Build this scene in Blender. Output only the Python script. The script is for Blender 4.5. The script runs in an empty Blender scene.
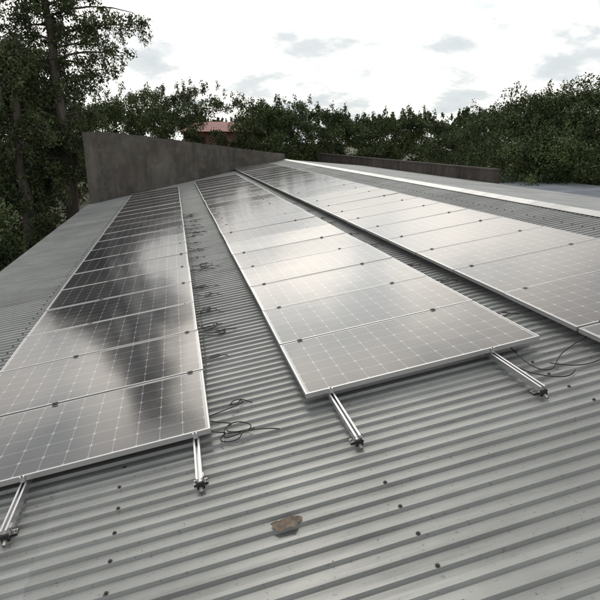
import bpy, math, random
import numpy as np
from mathutils import Matrix, Vector
random.seed(7); rng=np.random.default_rng(7)
sc=bpy.context.scene
P=math.radians(8.5); sp,cp=math.sin(P),math.cos(P)
CAM=Vector((0,0,6.6)); YAW=math.radians(13.2); PITCH=math.radians(17.1)
N=Vector((-sp,0,cp)); O=CAM-2.02*N
M=Matrix(((cp,0,-sp,O.x),(0,1,0,O.y),(sp,0,cp,O.z),(0,0,0,1)))
HF=545.
def az(px): return math.atan((px-300)/HF)+YAW
def place(px,d): a=az(px); return d*math.sin(a), d*math.cos(a)
def zat(py,d): return CAM.z+d*(140-py)/HF

# ---------- helpers
def obj(name,me,mat=None,parent=None,M0=None):
    o=bpy.data.objects.new(name,me); sc.collection.objects.link(o)
    if mat:
        for m in (mat if isinstance(mat,(list,tuple)) else [mat]): me.materials.append(m)
    if M0 is not None: o.matrix_world=M0
    if parent: o.parent=parent
    return o
def pymesh(name,v,f,mi=None,smooth=False):
    me=bpy.data.meshes.new(name); me.from_pydata([tuple(a) for a in v],[],f); me.update()
    if mi is not None: me.polygons.foreach_set('material_index',mi)
    if smooth: me.polygons.foreach_set('use_smooth',[True]*len(me.polygons))
    return me
def quadmesh(name,v):
    n=len(v)//4; me=bpy.data.meshes.new(name)
    me.vertices.add(len(v)); me.vertices.foreach_set('co',np.asarray(v,dtype=np.float32).ravel())
    me.loops.add(n*4); me.loops.foreach_set('vertex_index',np.arange(n*4,dtype=np.int32))
    me.polygons.add(n); me.polygons.foreach_set('loop_start',np.arange(0,n*4,4,dtype=np.int32))
    me.update(calc_edges=True); me.validate(); return me
class MB:
    def __init__(s): s.v=[];s.f=[];s.m=[]
    def box(s,a,b,m=0):
        x0,y0,z0=a;x1,y1,z1=b;k=len(s.v)
        s.v+=[(x0,y0,z0),(x1,y0,z0),(x1,y1,z0),(x0,y1,z0),(x0,y0,z1),(x1,y0,z1),(x1,y1,z1),(x0,y1,z1)]
        for q in [(0,3,2,1),(4,5,6,7),(0,1,5,4),(1,2,6,5),(2,3,7,6),(3,0,4,7)]:
            s.f.append(tuple(k+i for i in q)); s.m.append(m)
    def tube(s,pts,rads,n=8,m=0,cap=True):
        k=len(s.v); prev=None
        for i,(p,r) in enumerate(zip(pts,rads)):
            p=Vector(p); d=(Vector(pts[min(i+1,len(pts)-1)])-Vector(pts[max(i-1,0)])).normalized()
            a=d.orthogonal().normalized() if prev is None else (prev-d*prev.dot(d)).normalized()
            prev=a; b=d.cross(a)
            for j in range(n):
                t=2*math.pi*j/n; s.v.append(tuple(p+(a*math.cos(t)+b*math.sin(t))*r))
        for i in range(len(pts)-1):
            for j in range(n):
                j2=(j+1)%n; s.f.append((k+i*n+j,k+i*n+j2,k+(i+1)*n+j2,k+(i+1)*n+j)); s.m.append(m)
        if cap:
            s.f.append(tuple(k+j for j in reversed(range(n)))); s.m.append(m)
            e=k+(len(pts)-1)*n; s.f.append(tuple(e+j for j in range(n))); s.m.append(m)
    def ext(s,prof,v0,v1,m=0):
        k=len(s.v);n=len(prof)
        for v in (v0,v1):
            for u,w in prof: s.v.append((u,v,w))
        for j in range(n):
            j2=(j+1)%n; s.f.append((k+j,k+n+j,k+n+j2,k+j2)); s.m.append(m)
        s.f.append(tuple(k+j for j in range(n))); s.m.append(m)
        s.f.append(tuple(k+n+j for j in reversed(range(n)))); s.m.append(m)
    def mesh(s,name,smooth=False): return pymesh(name,s.v,s.f,s.m,smooth)

# ---------- material helpers
def mat(name,col=(.5,.5,.5),rough=.6,metal=0,spec=.5):
    m=bpy.data.materials.new(name); m.use_nodes=True
    b=m.node_tree.nodes['Principled BSDF']
    b.inputs['Base Color'].default_value=(*col,1); b.inputs['Roughness'].default_value=rough
    b.inputs['Metallic'].default_value=metal; b.inputs['Specular IOR Level'].default_value=spec
    return m,m.node_tree,b
def nd(nt,t,**k):
    n=nt.nodes.new(t)
    for a,v in k.items(): setattr(n,a,v)
    return n
def setin(nt,sock,val):
    if isinstance(val,bpy.types.NodeSocket): nt.links.new(val,sock)
    else: sock.default_value=val
def mth(nt,op,a,b=0.,c=None):
    n=nd(nt,'ShaderNodeMath',operation=op); setin(nt,n.inputs[0],a); setin(nt,n.inputs[1],b)
    if c is not None: setin(nt,n.inputs[2],c)
    return n.outputs[0]
def noise(nt,vec,scale,detail=4,rough=.55,sc3=None):
    if sc3:
        mp=nd(nt,'ShaderNodeMapping'); nt.links.new(vec,mp.inputs[0]); mp.inputs['Scale'].default_value=sc3; vec=mp.outputs[0]
    n=nd(nt,'ShaderNodeTexNoise'); nt.links.new(vec,n.inputs['Vector'])
    n.inputs['Scale'].default_value=scale; n.inputs['Detail'].default_value=detail; n.inputs['Roughness'].default_value=rough
    return n.outputs['Fac']
def ramp(nt,fac,stops):
    r=nd(nt,'ShaderNodeValToRGB'); nt.links.new(fac,r.inputs[0]); e=r.color_ramp.elements
    while len(e)<len(stops): e.new(.5)
    for x,(p,c) in zip(e,stops):
        x.position=p; x.color=(*c,1) if isinstance(c,tuple) else (c,c,c,1)
    return r.outputs[0]
def mix(nt,fac,a,b,mode='MIX'):
    n=nd(nt,'ShaderNodeMix',data_type='RGBA',blend_type=mode)
    setin(nt,n.inputs[0],fac)
    for i,x in ((6,a),(7,b)):
        if isinstance(x,tuple): x=(*x,1)
        setin(nt,n.inputs[i],x)
    return n.outputs[2]
def ocoord(nt): return nd(nt,'ShaderNodeTexCoord').outputs['Object']
def bump(nt,b,h,dist,st=1.):
    n=nd(nt,'ShaderNodeBump'); nt.links.new(h,n.inputs['Height']); n.inputs['Distance'].default_value=dist
    n.inputs['Strength'].default_value=st; nt.links.new(n.outputs[0],b.inputs['Normal'])

def roofmat(name,base,rough=.42,metal=.25):
    m,nt,b=mat(name,base,rough,metal)
    oc=ocoord(nt); sx=nd(nt,'ShaderNodeSeparateXYZ'); nt.links.new(oc,sx.inputs[0])
    sheet=mth(nt,'FLOOR',mth(nt,'DIVIDE',sx.outputs[1],.84))
    half=mth(nt,'FLOOR',mth(nt,'DIVIDE',mth(nt,'ADD',sx.outputs[0],1.2),5.))
    wn=nd(nt,'ShaderNodeTexWhiteNoise',noise_dimensions='2D'); cb=nd(nt,'ShaderNodeCombineXYZ')
    nt.links.new(sheet,cb.inputs[0]); nt.links.new(half,cb.inputs[1]); nt.links.new(cb.outputs[0],wn.inputs['Vector'])
    tint=mth(nt,'MULTIPLY_ADD',wn.outputs['Value'],.2,.9)
    n1=noise(nt,oc,1.1,4,.6); n2=noise(nt,oc,2.2,4,.65,(.35,3.5,1)); n3=noise(nt,oc,38,2)
    c=ramp(nt,n1,[(.25,tuple(x*.8 for x in base)),(.7,tuple(min(1,x*1.15) for x in base))])
    c=mix(nt,ramp(nt,n2,[(.5,0.),(.76,.65)]),c,tuple(x*.5 for x in base))
    c=mix(nt,ramp(nt,n3,[(.64,0.),(.74,.5)]),c,tuple(x*.35 for x in base))
    t3=nd(nt,'ShaderNodeCombineXYZ')
    for i in range(3): nt.links.new(tint,t3.inputs[i])
    c=mix(nt,1.,c,t3.outputs[0],'MULTIPLY')
    nt.links.new(c,b.inputs['Base Color'])
    nt.links.new(mth(nt,'MULTIPLY_ADD',n2,.3,rough-.12),b.inputs['Roughness'])
    bump(nt,b,n1,.02,.35)
    return m
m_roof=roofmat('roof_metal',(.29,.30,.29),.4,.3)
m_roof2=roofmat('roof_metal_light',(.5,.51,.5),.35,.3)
m_alu,nt,b=mat('aluminium',(.62,.62,.63),.33,.85); oc=ocoord(nt)
nt.links.new(mth(nt,'MULTIPLY_ADD',noise(nt,oc,6,3,.6),.25,.22),b.inputs['Roughness'])
m_frame,nt,b=mat('panel_frame',(.55,.55,.55),.38,.7)
m_black,_,_=mat('black_plastic',(.02,.02,.02),.5)
m_cable,_,_=mat('cable_rubber',(.015,.015,.015),.45)
m_steel,_,_=mat('bolt_steel',(.35,.33,.3),.4,.9)
m_screw,nt,b=mat('roof_screw',(.06,.055,.05),.6,.3)
m_back,_,_=mat('panel_back',(.6,.6,.6),.6)

PW,PL=.992,1.96
def panelmat():
    m,nt,b=mat('solar_cells',(.02,.02,.03),.1); oc=ocoord(nt)
    sx=nd(nt,'ShaderNodeSeparateXYZ'); nt.links.new(oc,sx.inputs[0])
    pit=.1585
    def cell(s,mar):
        return mth(nt,'FRACT',mth(nt,'DIVIDE',mth(nt,'SUBTRACT',s,mar),pit))
    fu=mth(nt,'ABSOLUTE',mth(nt,'SUBTRACT',cell(sx.outputs[0],(PL-12*pit)/2),.5))
    fv=mth(nt,'ABSOLUTE',mth(nt,'SUBTRACT',cell(sx.outputs[1],(PW-6*pit)/2),.5))
    inq=mth(nt,'MULTIPLY',mth(nt,'LESS_THAN',fu,.49),mth(nt,'LESS_THAN',fv,.49))
    ind=mth(nt,'LESS_THAN',mth(nt,'ADD',fu,fv),.905)
    mu=mth(nt,'LESS_THAN',mth(nt,'ABSOLUTE',mth(nt,'SUBTRACT',sx.outputs[0],PL/2)),6*pit)
    mv=mth(nt,'LESS_THAN',mth(nt,'ABSOLUTE',mth(nt,'SUBTRACT',sx.outputs[1],PW/2)),3*pit)
    inc=mth(nt,'MULTIPLY',mth(nt,'MULTIPLY',inq,ind),mth(nt,'MULTIPLY',mu,mv))
    bb=mth(nt,'ABSOLUTE',mth(nt,'SUBTRACT',mth(nt,'FRACT',mth(nt,'MULTIPLY',cell(sx.outputs[1],(PW-6*pit)/2),4.)),.5))
    bus=mth(nt,'MULTIPLY',mth(nt,'LESS_THAN',bb,.025),.35)
    oi=nd(nt,'ShaderNodeObjectInfo').outputs['Random']
    cc=mix(nt,oi,(.014,.017,.027),(.022,.024,.032))
    cc=mix(nt,bus,cc,(.3,.3,.3))
    c=mix(nt,inc,(.32,.33,.34),cc)
    geo=nd(nt,'ShaderNodeNewGeometry').outputs['Position']
    d=noise(nt,geo,1.3,4,.65); d2=noise(nt,geo,30,2,.6)
    dust=mth(nt,'MULTIPLY',ramp(nt,d,[(.35,.05),(.75,.17)]),ramp(nt,d2,[(.3,.6),(.7,1.)]))
    c=mix(nt,dust,c,(.3,.28,.25))
    nt.links.new(c,b.inputs['Base Color'])
    nt.links.new(mth(nt,'MULTIPLY_ADD',d,.10,.08),b.inputs['Roughness'])
    b.inputs['IOR'].default_value=1.65
    n=noise(nt,geo,2.5,1,.5); bump(nt,b,n,.004,.5)
    return m
m_cells=panelmat()

# ---------- roof
roofE=bpy.data.objects.new('warehouse_building',None); sc.collection.objects.link(roofE)
UL=-3.98; UR=6.15; V0=-6.; V1=31.
def ustart(v): return UL if v<23.5 else min(UR-.05, UL+(v-23.5)*(UR-UL)/7.5)
PI_=.105; H=.02
prof=[]; v=V0
while v<V1-.1:
    prof+= [(v,0),(v+PI_*.50,0),(v+PI_*.62,H),(v+PI_*.86,H),(v+PI_*.98,0.0)]; v+=PI_
vs=[];fs=[]
us=[0,.2,.4,.6,.8,1]
for (vv,w) in prof:
    u0=ustart(vv)
    for t in us: vs.append((u0+(UR-u0)*t,vv,w-.02))
n=len(us)
for i in range(len(prof)-1):
    for j in range(n-1): fs.append((i*n+j,i*n+j+1,(i+1)*n+j+1,(i+1)*n+j))
roof=obj('roof',pymesh('roof',vs,fs),m_roof,roofE,M)
md=roof.modifiers.new('s','SOLIDIFY'); md.thickness=.002; md.offset=-1
Q=math.radians(4.8)
Rg=M@Vector((UR,0,0))
M2=Matrix(((math.cos(Q),0,math.sin(Q),Rg.x),(0,1,0,0),(-math.sin(Q),0,math.cos(Q),Rg.z),(0,0,0,1)))
vs=[];fs=[]
for (vv,w) in prof:
    for t in (0,2.5,4.9): vs.append((t,vv,w-.02))
for i in range(len(prof)-1):
    for j in range(2): fs.append((i*3+j,i*3+j+1,(i+1)*3+j+1,(i+1)*3+j))
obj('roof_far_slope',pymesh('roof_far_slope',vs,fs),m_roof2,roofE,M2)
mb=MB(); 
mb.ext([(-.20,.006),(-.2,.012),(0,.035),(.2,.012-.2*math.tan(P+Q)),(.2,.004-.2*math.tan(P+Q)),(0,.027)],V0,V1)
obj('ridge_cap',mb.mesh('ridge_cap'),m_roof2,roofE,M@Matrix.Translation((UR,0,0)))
m_wallp,nt,b=mat('render_wall',(.32,.29,.25),.9); oc=ocoord(nt)
nt.links.new(ramp(nt,noise(nt,oc,1.2,6,.7),[(.3,(.2,.18,.15)),(.7,(.38,.35,.3))]),b.inputs['Base Color'])
el=M@Vector((UL,0,-.03)); er=M2@Vector((4.9,0,-.03))
mb=MB()
mb.box((el.x+.3,V0+.2,0),(el.x+.5,23.3,el.z-.12)); mb.box((er.x-.5,V0+.2,0),(er.x-.3,V1-.2,er.z-.12))
mb.box((el.x+.5,V0+.2,0),(er.x-.5,V0+.4,el.z-.2))
obj('walls',mb.mesh('walls'),m_wallp,roofE)
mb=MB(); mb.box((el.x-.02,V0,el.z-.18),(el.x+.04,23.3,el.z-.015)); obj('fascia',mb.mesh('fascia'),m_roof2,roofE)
mb=MB()
for kx in range(-2,4):
    u=.775+1.555*kx
    if u<UL+.05 or u>UR: continue
    v=V0; i=0
    while v<24:
        vv=v+PI_*.74; i+=1
        if i%2==0 and random.random()<.93:
            du=random.uniform(-.012,.012)
            mb.tube([(u+du,vv,0),(u+du,vv,.004)],[.013,.012],8)
            mb.tube([(u+du,vv,.004),(u+du,vv,.011)],[.0065,.006],6)
        v+=PI_
obj('roof_screws',mb.mesh('roof_screws'),m_screw,roofE,M)

# ---------- solar panels
mb=MB(); T=.038; F=.012
mb.box((0,0,-T),(PL,F,0),1); mb.box((0,PW-F,-T),(PL,PW,0),1)
mb.box((0,F,-T),(F,PW-F,0),1); mb.box((PL-F,F,-T),(PL,PW-F,0),1)
k=len(mb.v)
mb.v+=[(F,F,-.003),(PL-F,F,-.003),(PL-F,PW-F,-.003),(F,PW-F,-.003)]; mb.f.append((k,k+1,k+2,k+3)); mb.m.append(0)
k=len(mb.v)
mb.v+=[(F,F,-.008),(PL-F,F,-.008),(PL-F,PW-F,-.008),(F,PW-F,-.008)]; mb.f.append((k,k+3,k+2,k+1)); mb.m.append(2)
mb.box((PL/2-.06,PW-.2,-.03),(PL/2+.06,PW-.08,-.0085),3)
pm=mb.mesh('solar_panel')
for m in (m_cells,m_frame,m_back,m_black): pm.materials.append(m)
GAP=.018; TOP=.12
arrays=[(-2.12,3.22,20,(-1.39,-.27)),(.56,3.37,21,(.75,2.09)),(2.86,2.36,26,(3.1,4.45))]
for (u0,v0,n,rails) in arrays:
    for i in range(n):
        o=bpy.data.objects.new('solar_panel',pm); sc.collection.objects.link(o)
        v=v0+i*(PW+GAP)
        o.matrix_world=M@Matrix.Translation((u0+random.uniform(-.005,.005),v,TOP))@Matrix.Rotation(random.gauss(0,.0035),4,'X')@Matrix.Rotation(random.gauss(0,.002),4,'Y')
    vend=v0+n*(PW+GAP)
    for ri,ru in enumerate(rails):
        mb=MB()
        vs_=2.76 if v0>3 else v0-.55
        w=.0205;t=.003;b0=.03;b1=TOP-T-.002
        mb.ext([(-w,b0),(w,b0),(w,b1),(.008,b1),(.008,b1-t),(w-t,b1-t),(w-t,b0+.02),(-w+t,b0+.02),(-w+t,b1-t),(-.008,b1-t),(-.008,b1),(-w,b1)],vs_,vend+.2)
        obj('mounting_rail',mb.mesh('mounting_rail'),m_alu,None,M@Matrix.Translation((ru,0,0)))
        vv=vs_+.06
        while vv<vend:
            mb=MB()
            mb.box((-.045,-.022,0.002),(.045,.022,.010),0)
            mb.box((-.043,-.02,.010),(.043,.02,.016),1)
            mb.box((w+.001,-.02,.016),(w+.006,.02,.062),1)
            mb.tube([(w+.006,0,.045),(w+.02,0,.045)],[.009,.009],6,2)
            mb.tube([(.036,0,.016),(.036,0,.026)],[.008,.008],6,2)
            mb.tube([(-.034,0,.016),(-.034,0,.03)],[.008,.008],6,2)
            obj('rail_foot',mb.mesh('rail_foot'),[m_black,m_alu,m_steel],None,M@Matrix.Translation((ru,vv,0)))
            vv+=1.55
        mb=MB(); mb.box((-.024,vs_-.016,.012),(.024,vs_-.001,.058),0)
        mb.tube([(.0,vs_-.05,.014),(.0,vs_-.017,.022)],[.011,.013],8,1)
        obj('rail_end_clamp',mb.mesh('rail_end_clamp'),[m_black,m_steel],None,M@Matrix.Translation((ru,0,0)))
        mb=MB()
        for i in range(n+1):
            v=v0+i*(PW+GAP)-GAP/2
            if i==0: mb.box((-.015,v-.008,TOP-.037),(.015,v+GAP/2-.001,TOP+.001),2); mb.box((-.015,v-.008,TOP+.001),(.015,v+GAP/2+.006,TOP+.004),2)
            else: mb.box((-.022,v-.019,TOP+.001),(.022,v+.019,TOP+.0045),0)
            mb.tube([(0,v,TOP+.0045),(0,v,TOP+.013)],[.0075,.0075],6,1)
        obj('panel_clamps',mb.mesh('panel_clamps'),[m_black,m_steel,m_alu],None,M@Matrix.Translation((ru,0,0)))

# ---------- cables
def cable(pts,r=.0045):
    cu=bpy.data.curves.new('cable','CURVE'); cu.dimensions='3D'; cu.bevel_depth=r; cu.bevel_resolution=2; cu.resolution_u=8
    s=cu.splines.new('NURBS'); s.points.add(len(pts)-1); s.use_endpoint_u=True; s.order_u=4
    for p,q in zip(s.points,pts): p.co=(*q,1)
    cu.materials.append(m_cable); o=bpy.data.objects.new('cable',cu); sc.collection.objects.link(o); o.matrix_world=M
    return o
def loopc(u,v,r,seed,start_u,start_v,turns=1.4,tail=.25):
    R=random.Random(seed); pts=[(start_u,start_v,.07),(start_u+(u-start_u)*.4,start_v+(v-start_v)*.3,.05)]
    a0=R.uniform(0,6.28); n=int(turns*8)
    for i in range(n+1):
        a=a0+i*2*math.pi/8; rr=r*(1-.03*i)*R.uniform(.75,1.2)
        pts.append((u+rr*math.cos(a)*1.25,v+rr*math.sin(a),.012+.02*R.random()+.002*i))
    a=R.uniform(-.7,.8); pts+=[(u+r+tail*.5*math.cos(a),v+tail*.5*math.sin(a),.03),(u+r+tail*math.cos(a),v+tail*math.sin(a)+.04*R.uniform(-1,1),.012)]
    return cable(pts)
loopc(.02,3.28,.11,3,-.2,3.45,1.4,.22); loopc(-.03,3.2,.08,13,-.2,3.3,1.2,.1)
R=random.Random(4)
for i in range(19):
    v=3.8+i*.60+R.uniform(-.25,.25)
    for q in range(R.choice((1,2,2))):
        loopc(R.uniform(-.08,.1),v+R.uniform(-.1,.1),R.uniform(.04,.10),i*3+q+20,-.22,v+R.uniform(-.2,.3),R.uniform(.7,1.9),R.uniform(.03,.2))
cable([(-.24,3.5+.0,.06),(-.14,4.2,.03),(-.12,5,.02),(-.1,6.5,.02),(-.13,8,.02),(-.1,10,.02),(-.12,14,.02)])
cable([(2.3,3.5,.07),(2.25,3.2,.02),(2.3,3.0,.015),(2.42,3.05,.015),(2.55,3.2,.02),(2.75,3.25,.05),(2.95,3.3,.07)])
cable([(2.1,3.45,.07),(2.15,3.1,.02),(2.28,2.95,.015),(2.4,2.86,.015),(2.5,2.95,.015)])
cable([(2.95,3.0,.07),(2.8,2.98,.03),(2.62,2.95,.015),(2.5,3.02,.015),(2.42,3.12,.015)])
for i in range(9):
    v=4.2+i*1.1+R.uniform(-.3,.3); loopc(2.68+R.uniform(-.03,.03),v,.05,i+90,2.5,v+.1,1.2,.1)

# ---------- dried leaf
RL=random.Random(5); vs=[(0,0,.008)];fs=[]; n=26; rings=4
prof_=[1+.16*math.sin(2*a*2*math.pi/n+1)+.14*math.sin(5*a*2*math.pi/n)+RL.uniform(-.1,.1) for a in range(n)]
for k in range(1,rings+1):
    for a in range(n):
        t=2*math.pi*a/n; r=k/rings*prof_[a]
        x_=.072*r*math.cos(t); y_=.05*r*math.sin(t)
        vs.append((x_,y_,.003+.010*(k/rings)**3*abs(math.sin(1.5*t+.6))+.003*math.sin(60*x_)))
for a in range(n): fs.append((0,1+a,1+(a+1)%n))
for k in range(rings-1):
    for a in range(n): b0=1+k*n; fs.append((b0+a,b0+n+a,b0+n+(a+1)%n,b0+(a+1)%n))
m_leafd,nt,b=mat('dry_leaf',(.2,.13,.085),.8); oc=ocoord(nt)
nt.links.new(ramp(nt,noise(nt,oc,40,4),[(.3,(.08,.06,.045)),(.7,(.2,.155,.115))]),b.inputs['Base Color'])
obj('dried_leaf',pymesh('dried_leaf',vs,fs,None,True),m_leafd,None,M@Matrix.Translation((.16,2.27,.001))@Matrix.Rotation(-.1,4,'Z'))
pts=np.stack([rng.uniform(-3.9,6,900),rng.uniform(.8,14,900),np.full(900,.003)],1)
def flatq(c,s):
    n=len(c); a=rng.uniform(0,6.28,n); L=s*rng.uniform(.4,1.6,n); v=np.empty((n,4,3))
    d=np.stack([np.cos(a),np.sin(a),np.zeros(n)],1)*L[:,None]; e=np.stack([-np.sin(a),np.cos(a),np.zeros(n)],1)*L[:,None]*.45
    for i,q in enumerate((-d,-e,d,e)): v[:,i]=c+q; v[:,i,2]+=rng.uniform(0,.004,n)
    return v.reshape(-1,3)
obj('roof_litter',quadmesh('roof_litter',flatq(pts,.0065)),m_leafd,None,M)

# ---------- parapet walls
def stainwall(name,c1,c2):
    m,nt,b=mat(name,c1,.95,0,.2); oc=ocoord(nt)
    n1=noise(nt,oc,.7,5,.6); n2=noise(nt,oc,1.6,5,.65,(1.4,1.4,.35)); n3=noise(nt,oc,3,6,.7)
    c=ramp(nt,n1,[(.35,c1),(.65,c2)])
    c=mix(nt,ramp(nt,n2,[(.42,0.),(.68,.6)]),c,tuple(x*.5 for x in c1))
    c=mix(nt,ramp(nt,n3,[(.52,0.),(.75,.5)]),c,tuple(x*1.5 for x in c2))
    nt.links.new(c,b.inputs['Base Color']); bump(nt,b,n3,.03,.6)
    return m
m_wall=stainwall('stained_concrete',(.095,.085,.074),(.16,.148,.13))
a=(M@Vector((UL+.22,0,0))); pA=Vector((a.x,23.4,0)); pB=Vector(((M@Vector((UR,0,0))).x,31.1,0))
ns=24; d=(pB-pA); nrm=Vector((-d.y,d.x,0)).normalized()*.22
mb=MB()
for i in range(ns+1):
    t=i/ns; p=pA+d*t; z=CAM.z+.32-1.10*max(0,(t-.10))/.90+random.uniform(-.015,.015)
    for q in (p,p+nrm): mb.v+= [(q.x,q.y,0),(q.x,q.y,z)]
for i in range(ns):
    k=i*4
    for f in [(k,k+4,k+5,k+1),(k+2,k+3,k+7,k+6),(k+1,k+5,k+7,k+3)]: mb.f.append(f); mb.m.append(0)
mb.f+= [(0,1,3,2),(ns*4,ns*4+2,ns*4+3,ns*4+1)]; mb.m+=[0,0]
obj('gable_wall',mb.mesh('gable_wall'),m_wall)
e2=M2@Vector((4.95,0,0))
mb=MB(); mb.box((e2.x,17.3,0),(e2.x+.25,42,e2.z+.44)); mb.box((e2.x-.03,17.27,e2.z+.442),(e2.x+.28,42,e2.z+.50))
obj('parapet_wall',mb.mesh('parapet_wall'),stainwall('dark_parapet',(.055,.048,.043),(.1,.088,.078)))

shE=bpy.data.objects.new('metal_roof_shed',None); sc.collection.objects.link(shE)
mb=MB(); x0,x1,y0,y1=13.2,18.5,6,26; z0,z1=CAM.z-2.1,CAM.z-1.98
vs=[];fs=[];y=y0
while y<y1:
    for yy,w in ((y,0),(y+.14,0),(y+.16,.03),(y+.2,.03),(y+.22,0)):
        vs+=[(x0,yy,z0+w),(x1,yy,z1+w)]
    y+=.22
for i in range(len(vs)//2-1): fs.append((2*i,2*i+1,2*i+3,2*i+2))
m_blue=roofmat('roof_bluegrey',(.3,.325,.36),.4,.2)
obj('shed_roof',pymesh('shed_roof',vs,fs),m_blue,shE)
mb.box((x0+.3,y0+.3,0),(x1-.3,y1-.3,z0-.05)); obj('shed_walls',mb.mesh('shed_walls'),m_wallp,shE)

# distant brick house with a red roof, partly behind the tree line
m_red,nt,b=mat('red_brick',(.3,.09,.07),.9)
tc=ocoord(nt); br=nd(nt,'ShaderNodeTexBrick'); nt.links.new(tc,br.inputs[0]); br.inputs['Scale'].default_value=4
br.inputs['Color1'].default_value=(.30,.13,.11,1);br.inputs['Color2'].default_value=(.26,.11,.09,1);br.inputs['Mortar'].default_value=(.3,.24,.2,1)
nt.links.new(br.outputs[0],b.inputs['Base Color'])
hx,hy=place(222,54); hE=bpy.data.objects.new('brick_house',None); sc.collection.objects.link(hE); zt=zat(132,54)
mb=MB(); mb.box((hx-3.6,hy,0),(hx+3.6,hy+6,zt)); obj('house_walls',mb.mesh('house_walls'),m_red,hE)
mb=MB(); mb.v=[(hx-4,hy-.5,zt),(hx+4,hy-.5,zt),(hx+4,hy+6.5,zt),(hx-4,hy+6.5,zt),(hx-2.2,hy+3,zt+1.0),(hx+2.2,hy+3,zt+1.0)]
mb.f=[(0,1,5,4),(2,3,4,5),(0,4,3),(1,2,5),(0,3,2,1)]; mb.m=[0]*5
m_rr,nt,b=mat('red_roof',(.3,.11,.10),.7); oc=ocoord(nt)
nt.links.new(ramp(nt,noise(nt,oc,1.5,4),[(.3,(.2,.08,.07)),(.7,(.34,.14,.12))]),b.inputs['Base Color'])
obj('house_roof',mb.mesh('house_roof'),m_rr,hE)
mb=MB()
for wx in (-2.6,-.5,1.6):
    for wz in (1.2,zt-1.7): mb.box((hx+wx,hy-.03,wz),(hx+wx+1,hy-.002,wz+1.2))
obj('house_windows',mb.mesh('house_windows'),m_black,hE)

m_g,nt,b=mat('ground_dirt',(.2,.15,.1),.95); oc=ocoord(nt)
nt.links.new(ramp(nt,noise(nt,oc,.12,8,.7),[(.35,(.05,.065,.028)),(.6,(.10,.09,.055)),(.8,(.2,.165,.12))]),b.inputs['Base Color'])
obj('ground',pymesh('ground',[(-900,-900,0),(900,-900,0),(900,900,0),(-900,900,0)],[(0,1,2,3)]),m_g)

# ---------- vegetation
def leafmat(name,dark,light,sc_):
    m,nt,b=mat(name,dark,.65,0,.25)
    geo=nd(nt,'ShaderNodeNewGeometry'); pos=geo.outputs['Position']
    c=ramp(nt,noise(nt,pos,sc_,2,.6),[(.35,dark),(.66,light)])
    r=mth(nt,'MULTIPLY_ADD',geo.outputs['Random Per Island'],.7,.65); cb=nd(nt,'ShaderNodeCombineXYZ')
    for i in range(3): nt.links.new(r,cb.inputs[i])
    c=mix(nt,1.,c,cb.outputs[0],'MULTIPLY'); nt.links.new(c,b.inputs['Base Color'])
    return m
m_lf=leafmat('foliage',(.034,.052,.018),(.10,.135,.05),.6)
m_lf2=leafmat('foliage_left',(.038,.052,.022),(.10,.13,.055),.9)
m_bark,nt,b=mat('bark',(.1,.08,.06),.95); oc=ocoord(nt)
nt.links.new(ramp(nt,noise(nt,oc,3,5,.7,(3,3,.6)),[(.3,(.04,.032,.026)),(.7,(.15,.13,.11))]),b.inputs['Base Color'])
def leafquads(c,size,asp=.45,droop=0.):
    n=len(c); a=rng.normal(size=(n,3)); a[:,2]=a[:,2]*(1-droop)-droop*1.6
    a/=np.linalg.norm(a,axis=1,keepdims=True)
    b=rng.normal(size=(n,3)); b-=a*np.sum(a*b,axis=1,keepdims=True); b/=np.linalg.norm(b,axis=1,keepdims=True)
    s=(size*rng.uniform(.6,1.3,(n,1))); v=np.empty((n,4,3))
    v[:,0]=c-a*s/2; v[:,1]=c+b*s*asp/2; v[:,2]=c+a*s/2; v[:,3]=c-b*s*asp/2
    return v.reshape(-1,3)
def clump(center,r,n):
    p=rng.normal(size=(n,3)); p/=np.linalg.norm(p,axis=1,keepdims=True)
    rad=rng.uniform(.0,1,(n,1))**.6
    return np.asarray(center)+p*rad*np.asarray(r)
def treeline(name,cols,size,mt,per,dens):
    pts=[]
    for (px,py,d) in cols:
        x,y=place(px,d); top=zat(py,d)
        hw=d*15/HF+.8
        for i in range(per):
            r=random.uniform(.4,1.1)
            if i<8:
                t=random.uniform(-1,1); r*=.85; z=top-r*.7-abs(t)**1.7*1.1*random.uniform(.5,1.4); cx=x+t*hw; cy=y+random.uniform(-1,1)
            else:
                z=random.uniform(1.8,top-1.2); cx=x+random.uniform(-1,1)*hw*1.15; cy=y+random.uniform(-1.6,1.6)
            pts.append(clump((cx,cy,z),(r,r,r*.8),int(dens*r*r)))
        for i in range(9):
            t=random.uniform(-1,1); pts.append(clump((x+t*hw,y,top+random.uniform(-.5,.35)),(.22,.22,.45),40))
    return obj(name,quadmesh(name,leafquads(np.concatenate(pts),size,.5)),mt)
near=[(-40,85),(-15,95),(10,92),(35,96),(62,100),(88,104),(112,106),(134,100),(149,94),(166,100),(184,97),(197,91),
 (247,100),(257,107),(266,114),(278,108),(291,103),(308,109),(325,111),(344,118),(362,120),(384,122),(400,114),(416,120),(438,124),(460,126),(478,122)]
treeline('tree_line',[(a,b_,44+6*random.random()) for a,b_ in near],.18,m_lf,30,520)
treeline('background_trees',[(p,random.uniform(112,120),68) for p in range(-60,200,20)]+[(p,random.uniform(114,124),68) for p in list(range(200,700,18))],.34,m_lf,26,260)
right=[(494,112,36),(509,105,35),(524,101,34),(541,97,33),(557,100,33),(574,96,33),(592,98,32),(612,94,32),(636,92,32),(660,95,32),(470,128,38),(515,130,30),(545,128,29),(580,128,29),(610,128,29)]
treeline('tree_grove',right,.135,m_lf,32,720)

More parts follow.
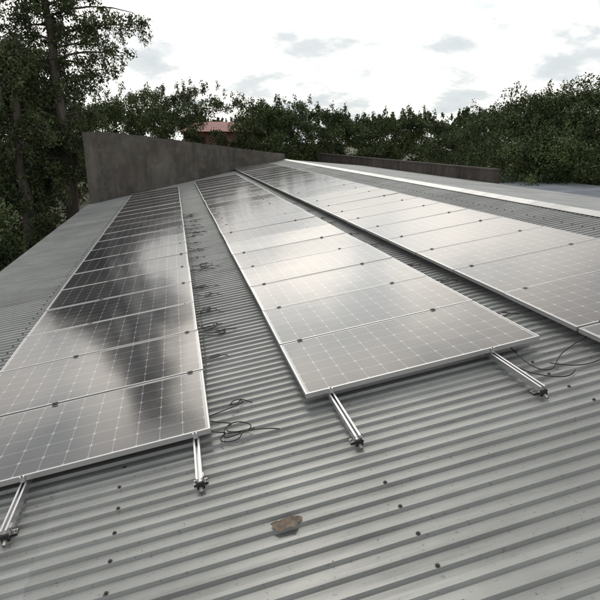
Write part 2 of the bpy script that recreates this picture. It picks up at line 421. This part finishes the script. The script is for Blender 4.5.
def bigtree(name,bx,by,h,seed,spread,mt,nl=34,lsize=.2,first=.28,extra=()):
    R=random.Random(seed); mb=MB(); pts=[]
    tp=[(bx,by,0)]; x,y=bx,by
    for i in range(1,9):
        x+=R.uniform(-.18,.18); y+=R.uniform(-.18,.18); tp.append((x,y,h*.93*i/8))
    tr=[.32*(1-i/9)+.03 for i in range(9)]; mb.tube(tp,tr,10)
    jobs=[(first+(.97-first)*(i+R.random()*.6)/nl,None,None) for i in range(nl)]+list(extra)
    for t,aa,LL in jobs:
        j=min(7,int(t*8)); f=t*8-j
        s=Vector(tp[j]).lerp(Vector(tp[j+1]),min(1,f)); s.z=min(s.z,h*.93)
        a=R.uniform(0,6.283) if aa is None else aa
        L=spread*(1.05-.55*abs(t-.55)/.45)*R.uniform(.55,1.1) if LL is None else LL
        p=[s]; dirv=Vector((math.cos(a),math.sin(a),R.uniform(.25,.7)))
        for q in range(4):
            dirv.z-=.18; p.append(p[-1]+dirv.normalized()*L/4)
        mb.tube([tuple(v) for v in p],[.085*(1-t*.5)*(1-q/5.5) for q in range(5)],6)
        for q in range(1,5):
            for _ in range(R.choice((1,2,2,3)) if aa is None else 2):
                c=p[q]+Vector((R.uniform(-.6,.6),R.uniform(-.6,.6),R.uniform(-.5,.4)))
                rr=R.uniform(.3,.62); pts.append((c,rr,False))
                mb.tube([tuple(p[q]),tuple(c)],[.018,.006],4)
        for _ in range(4 if aa is None else 12):
            q=R.choice((2,3,4)); c=p[q]+Vector((R.uniform(-.5,.5),R.uniform(-.5,.5),0)); Ls=R.uniform(.5,1.7)
            e=c+Vector((R.uniform(-.3,.3),R.uniform(-.3,.3),-Ls)); mb.tube([tuple(c),tuple(e)],[.012,.004],4); pts.append(((c+e)/2,Ls/2,True))
    P1=np.concatenate([clump(tuple(c),(r,r,r*.75),int(360*r*r)+20) for c,r,hng in pts if not hng])
    P2=np.concatenate([clump(tuple(c),(.2,.2,r),int(75*r)+14) for c,r,hng in pts if hng])
    V=np.concatenate([leafquads(P1,lsize,.4,.3),leafquads(P2,lsize,.28,.7)])
    o=bpy.data.objects.new(name,None); sc.collection.objects.link(o)
    obj('trunk',mb.mesh('trunk',True),m_bark,o); obj('crown',quadmesh('crown',V),mt,o)
x,y=place(62,28); bigtree('eucalyptus_tree',x,y,19,11,2.5,m_lf2,42,.17,.28,[(.62,.05,3.9),(.67,.2,3.8),(.57,-.1,3.0)])
x,y=place(10,27); bigtree('eucalyptus_tree',x,y,11.5,5,2.3,m_lf2,28,.17)
x,y=place(38,33); bigtree('eucalyptus_tree',x,y,12.5,8,2.8,m_lf2,32,.19)
pts=[]
for i in range(110):
    yy=random.uniform(12,34); xx=-random.uniform(6,11)-(yy-10)*.02; z=random.uniform(.6,5.0 if yy>18 else 3.6)
    pts.append(clump((xx,yy,z),(1,1,.8),420))
obj('shrubs',quadmesh('shrubs',leafquads(np.concatenate(pts),.18,.5)),m_lf)

# ---------- world: thin bright overcast, brightest around the veiled sun ahead
SE=math.radians(58); SA=math.radians(-5)
w=bpy.data.worlds.new('World'); sc.world=w; w.use_nodes=True; nt=w.node_tree
bg=nt.nodes['Background']; bg.inputs['Strength'].default_value=.1
sky=nd(nt,'ShaderNodeTexSky',sky_type='NISHITA'); sky.sun_disc=False; sky.sun_elevation=SE; sky.sun_rotation=SA
sky.air_density=1; sky.dust_density=3
tc=nd(nt,'ShaderNodeTexCoord').outputs['Generated']; sx=nd(nt,'ShaderNodeSeparateXYZ'); nt.links.new(tc,sx.inputs[0])
zz=mth(nt,'MAXIMUM',sx.outputs[2],0.)
den=mth(nt,'ADD',zz,.32)
cb=nd(nt,'ShaderNodeCombineXYZ')
nt.links.new(mth(nt,'DIVIDE',sx.outputs[0],den),cb.inputs[0]); nt.links.new(mth(nt,'DIVIDE',sx.outputs[1],den),cb.inputs[1])
cb.inputs[2].default_value=.7
n1=noise(nt,cb.outputs[0],3.4,6,.56)
elev=ramp(nt,zz,[(0.,(13.5,13.2,12.6)),(.16,(14.,13.5,12.7)),(.5,(8.,7.8,7.6)),(1.,(6.,6.,6.1))])
# broad elliptical glow (wider in azimuth than in elevation)
ga,ge=math.radians(7),math.radians(20)
mp=nd(nt,'ShaderNodeVectorMath',operation='MULTIPLY'); nt.links.new(tc,mp.inputs[0]); mp.inputs[1].default_value=(.6,1,1)
nn=nd(nt,'ShaderNodeVectorMath',operation='NORMALIZE'); nt.links.new(mp.outputs[0],nn.inputs[0])
g=Vector((.6*math.sin(ga)*math.cos(ge),math.cos(ga)*math.cos(ge),math.sin(ge))).normalized()
vm=nd(nt,'ShaderNodeVectorMath',operation='DOT_PRODUCT'); nt.links.new(nn.outputs[0],vm.inputs[0]); vm.inputs[1].default_value=g
gl=mth(nt,'POWER',mth(nt,'MAXIMUM',vm.outputs['Value'],0.),22.)
gw=ramp(nt,zz,[(.17,0.),(.31,1.)])
glow=mth(nt,'MULTIPLY',gl,gw)
elev=mix(nt,glow,elev,(50.,46.,41.))
shade=ramp(nt,n1,[(.43,(1.,1.,1.)),(.52,(.86,.89,.91)),(.60,(.60,.65,.70)),(.72,(.52,.58,.63))])
cl=mix(nt,1.,elev,shade,'MULTIPLY')
c=mix(nt,.88,sky.outputs[0],cl)
nt.links.new(c,bg.inputs['Color'])
sl=bpy.data.lights.new('sun','SUN'); sl.energy=1.0; sl.angle=math.radians(14); sl.color=(1,.95,.87)
so=bpy.data.objects.new('sun',sl); sc.collection.objects.link(so)
dv=Vector((math.sin(SA)*math.cos(SE),math.cos(SA)*math.cos(SE),math.sin(SE)))
so.rotation_euler=dv.to_track_quat('Z','Y').to_euler(); so.location=(0,0,30)

cd=bpy.data.cameras.new('camera'); cd.sensor_width=36; cd.lens=36*520/600; cd.clip_end=2000; cd.clip_start=.05
co=bpy.data.objects.new('camera',cd); sc.collection.objects.link(co); co.location=CAM
co.rotation_euler=(math.radians(90)-PITCH,0,-YAW); sc.camera=co
sc.view_settings.view_transform='Standard'; sc.view_settings.look='None'; sc.view_settings.exposure=0
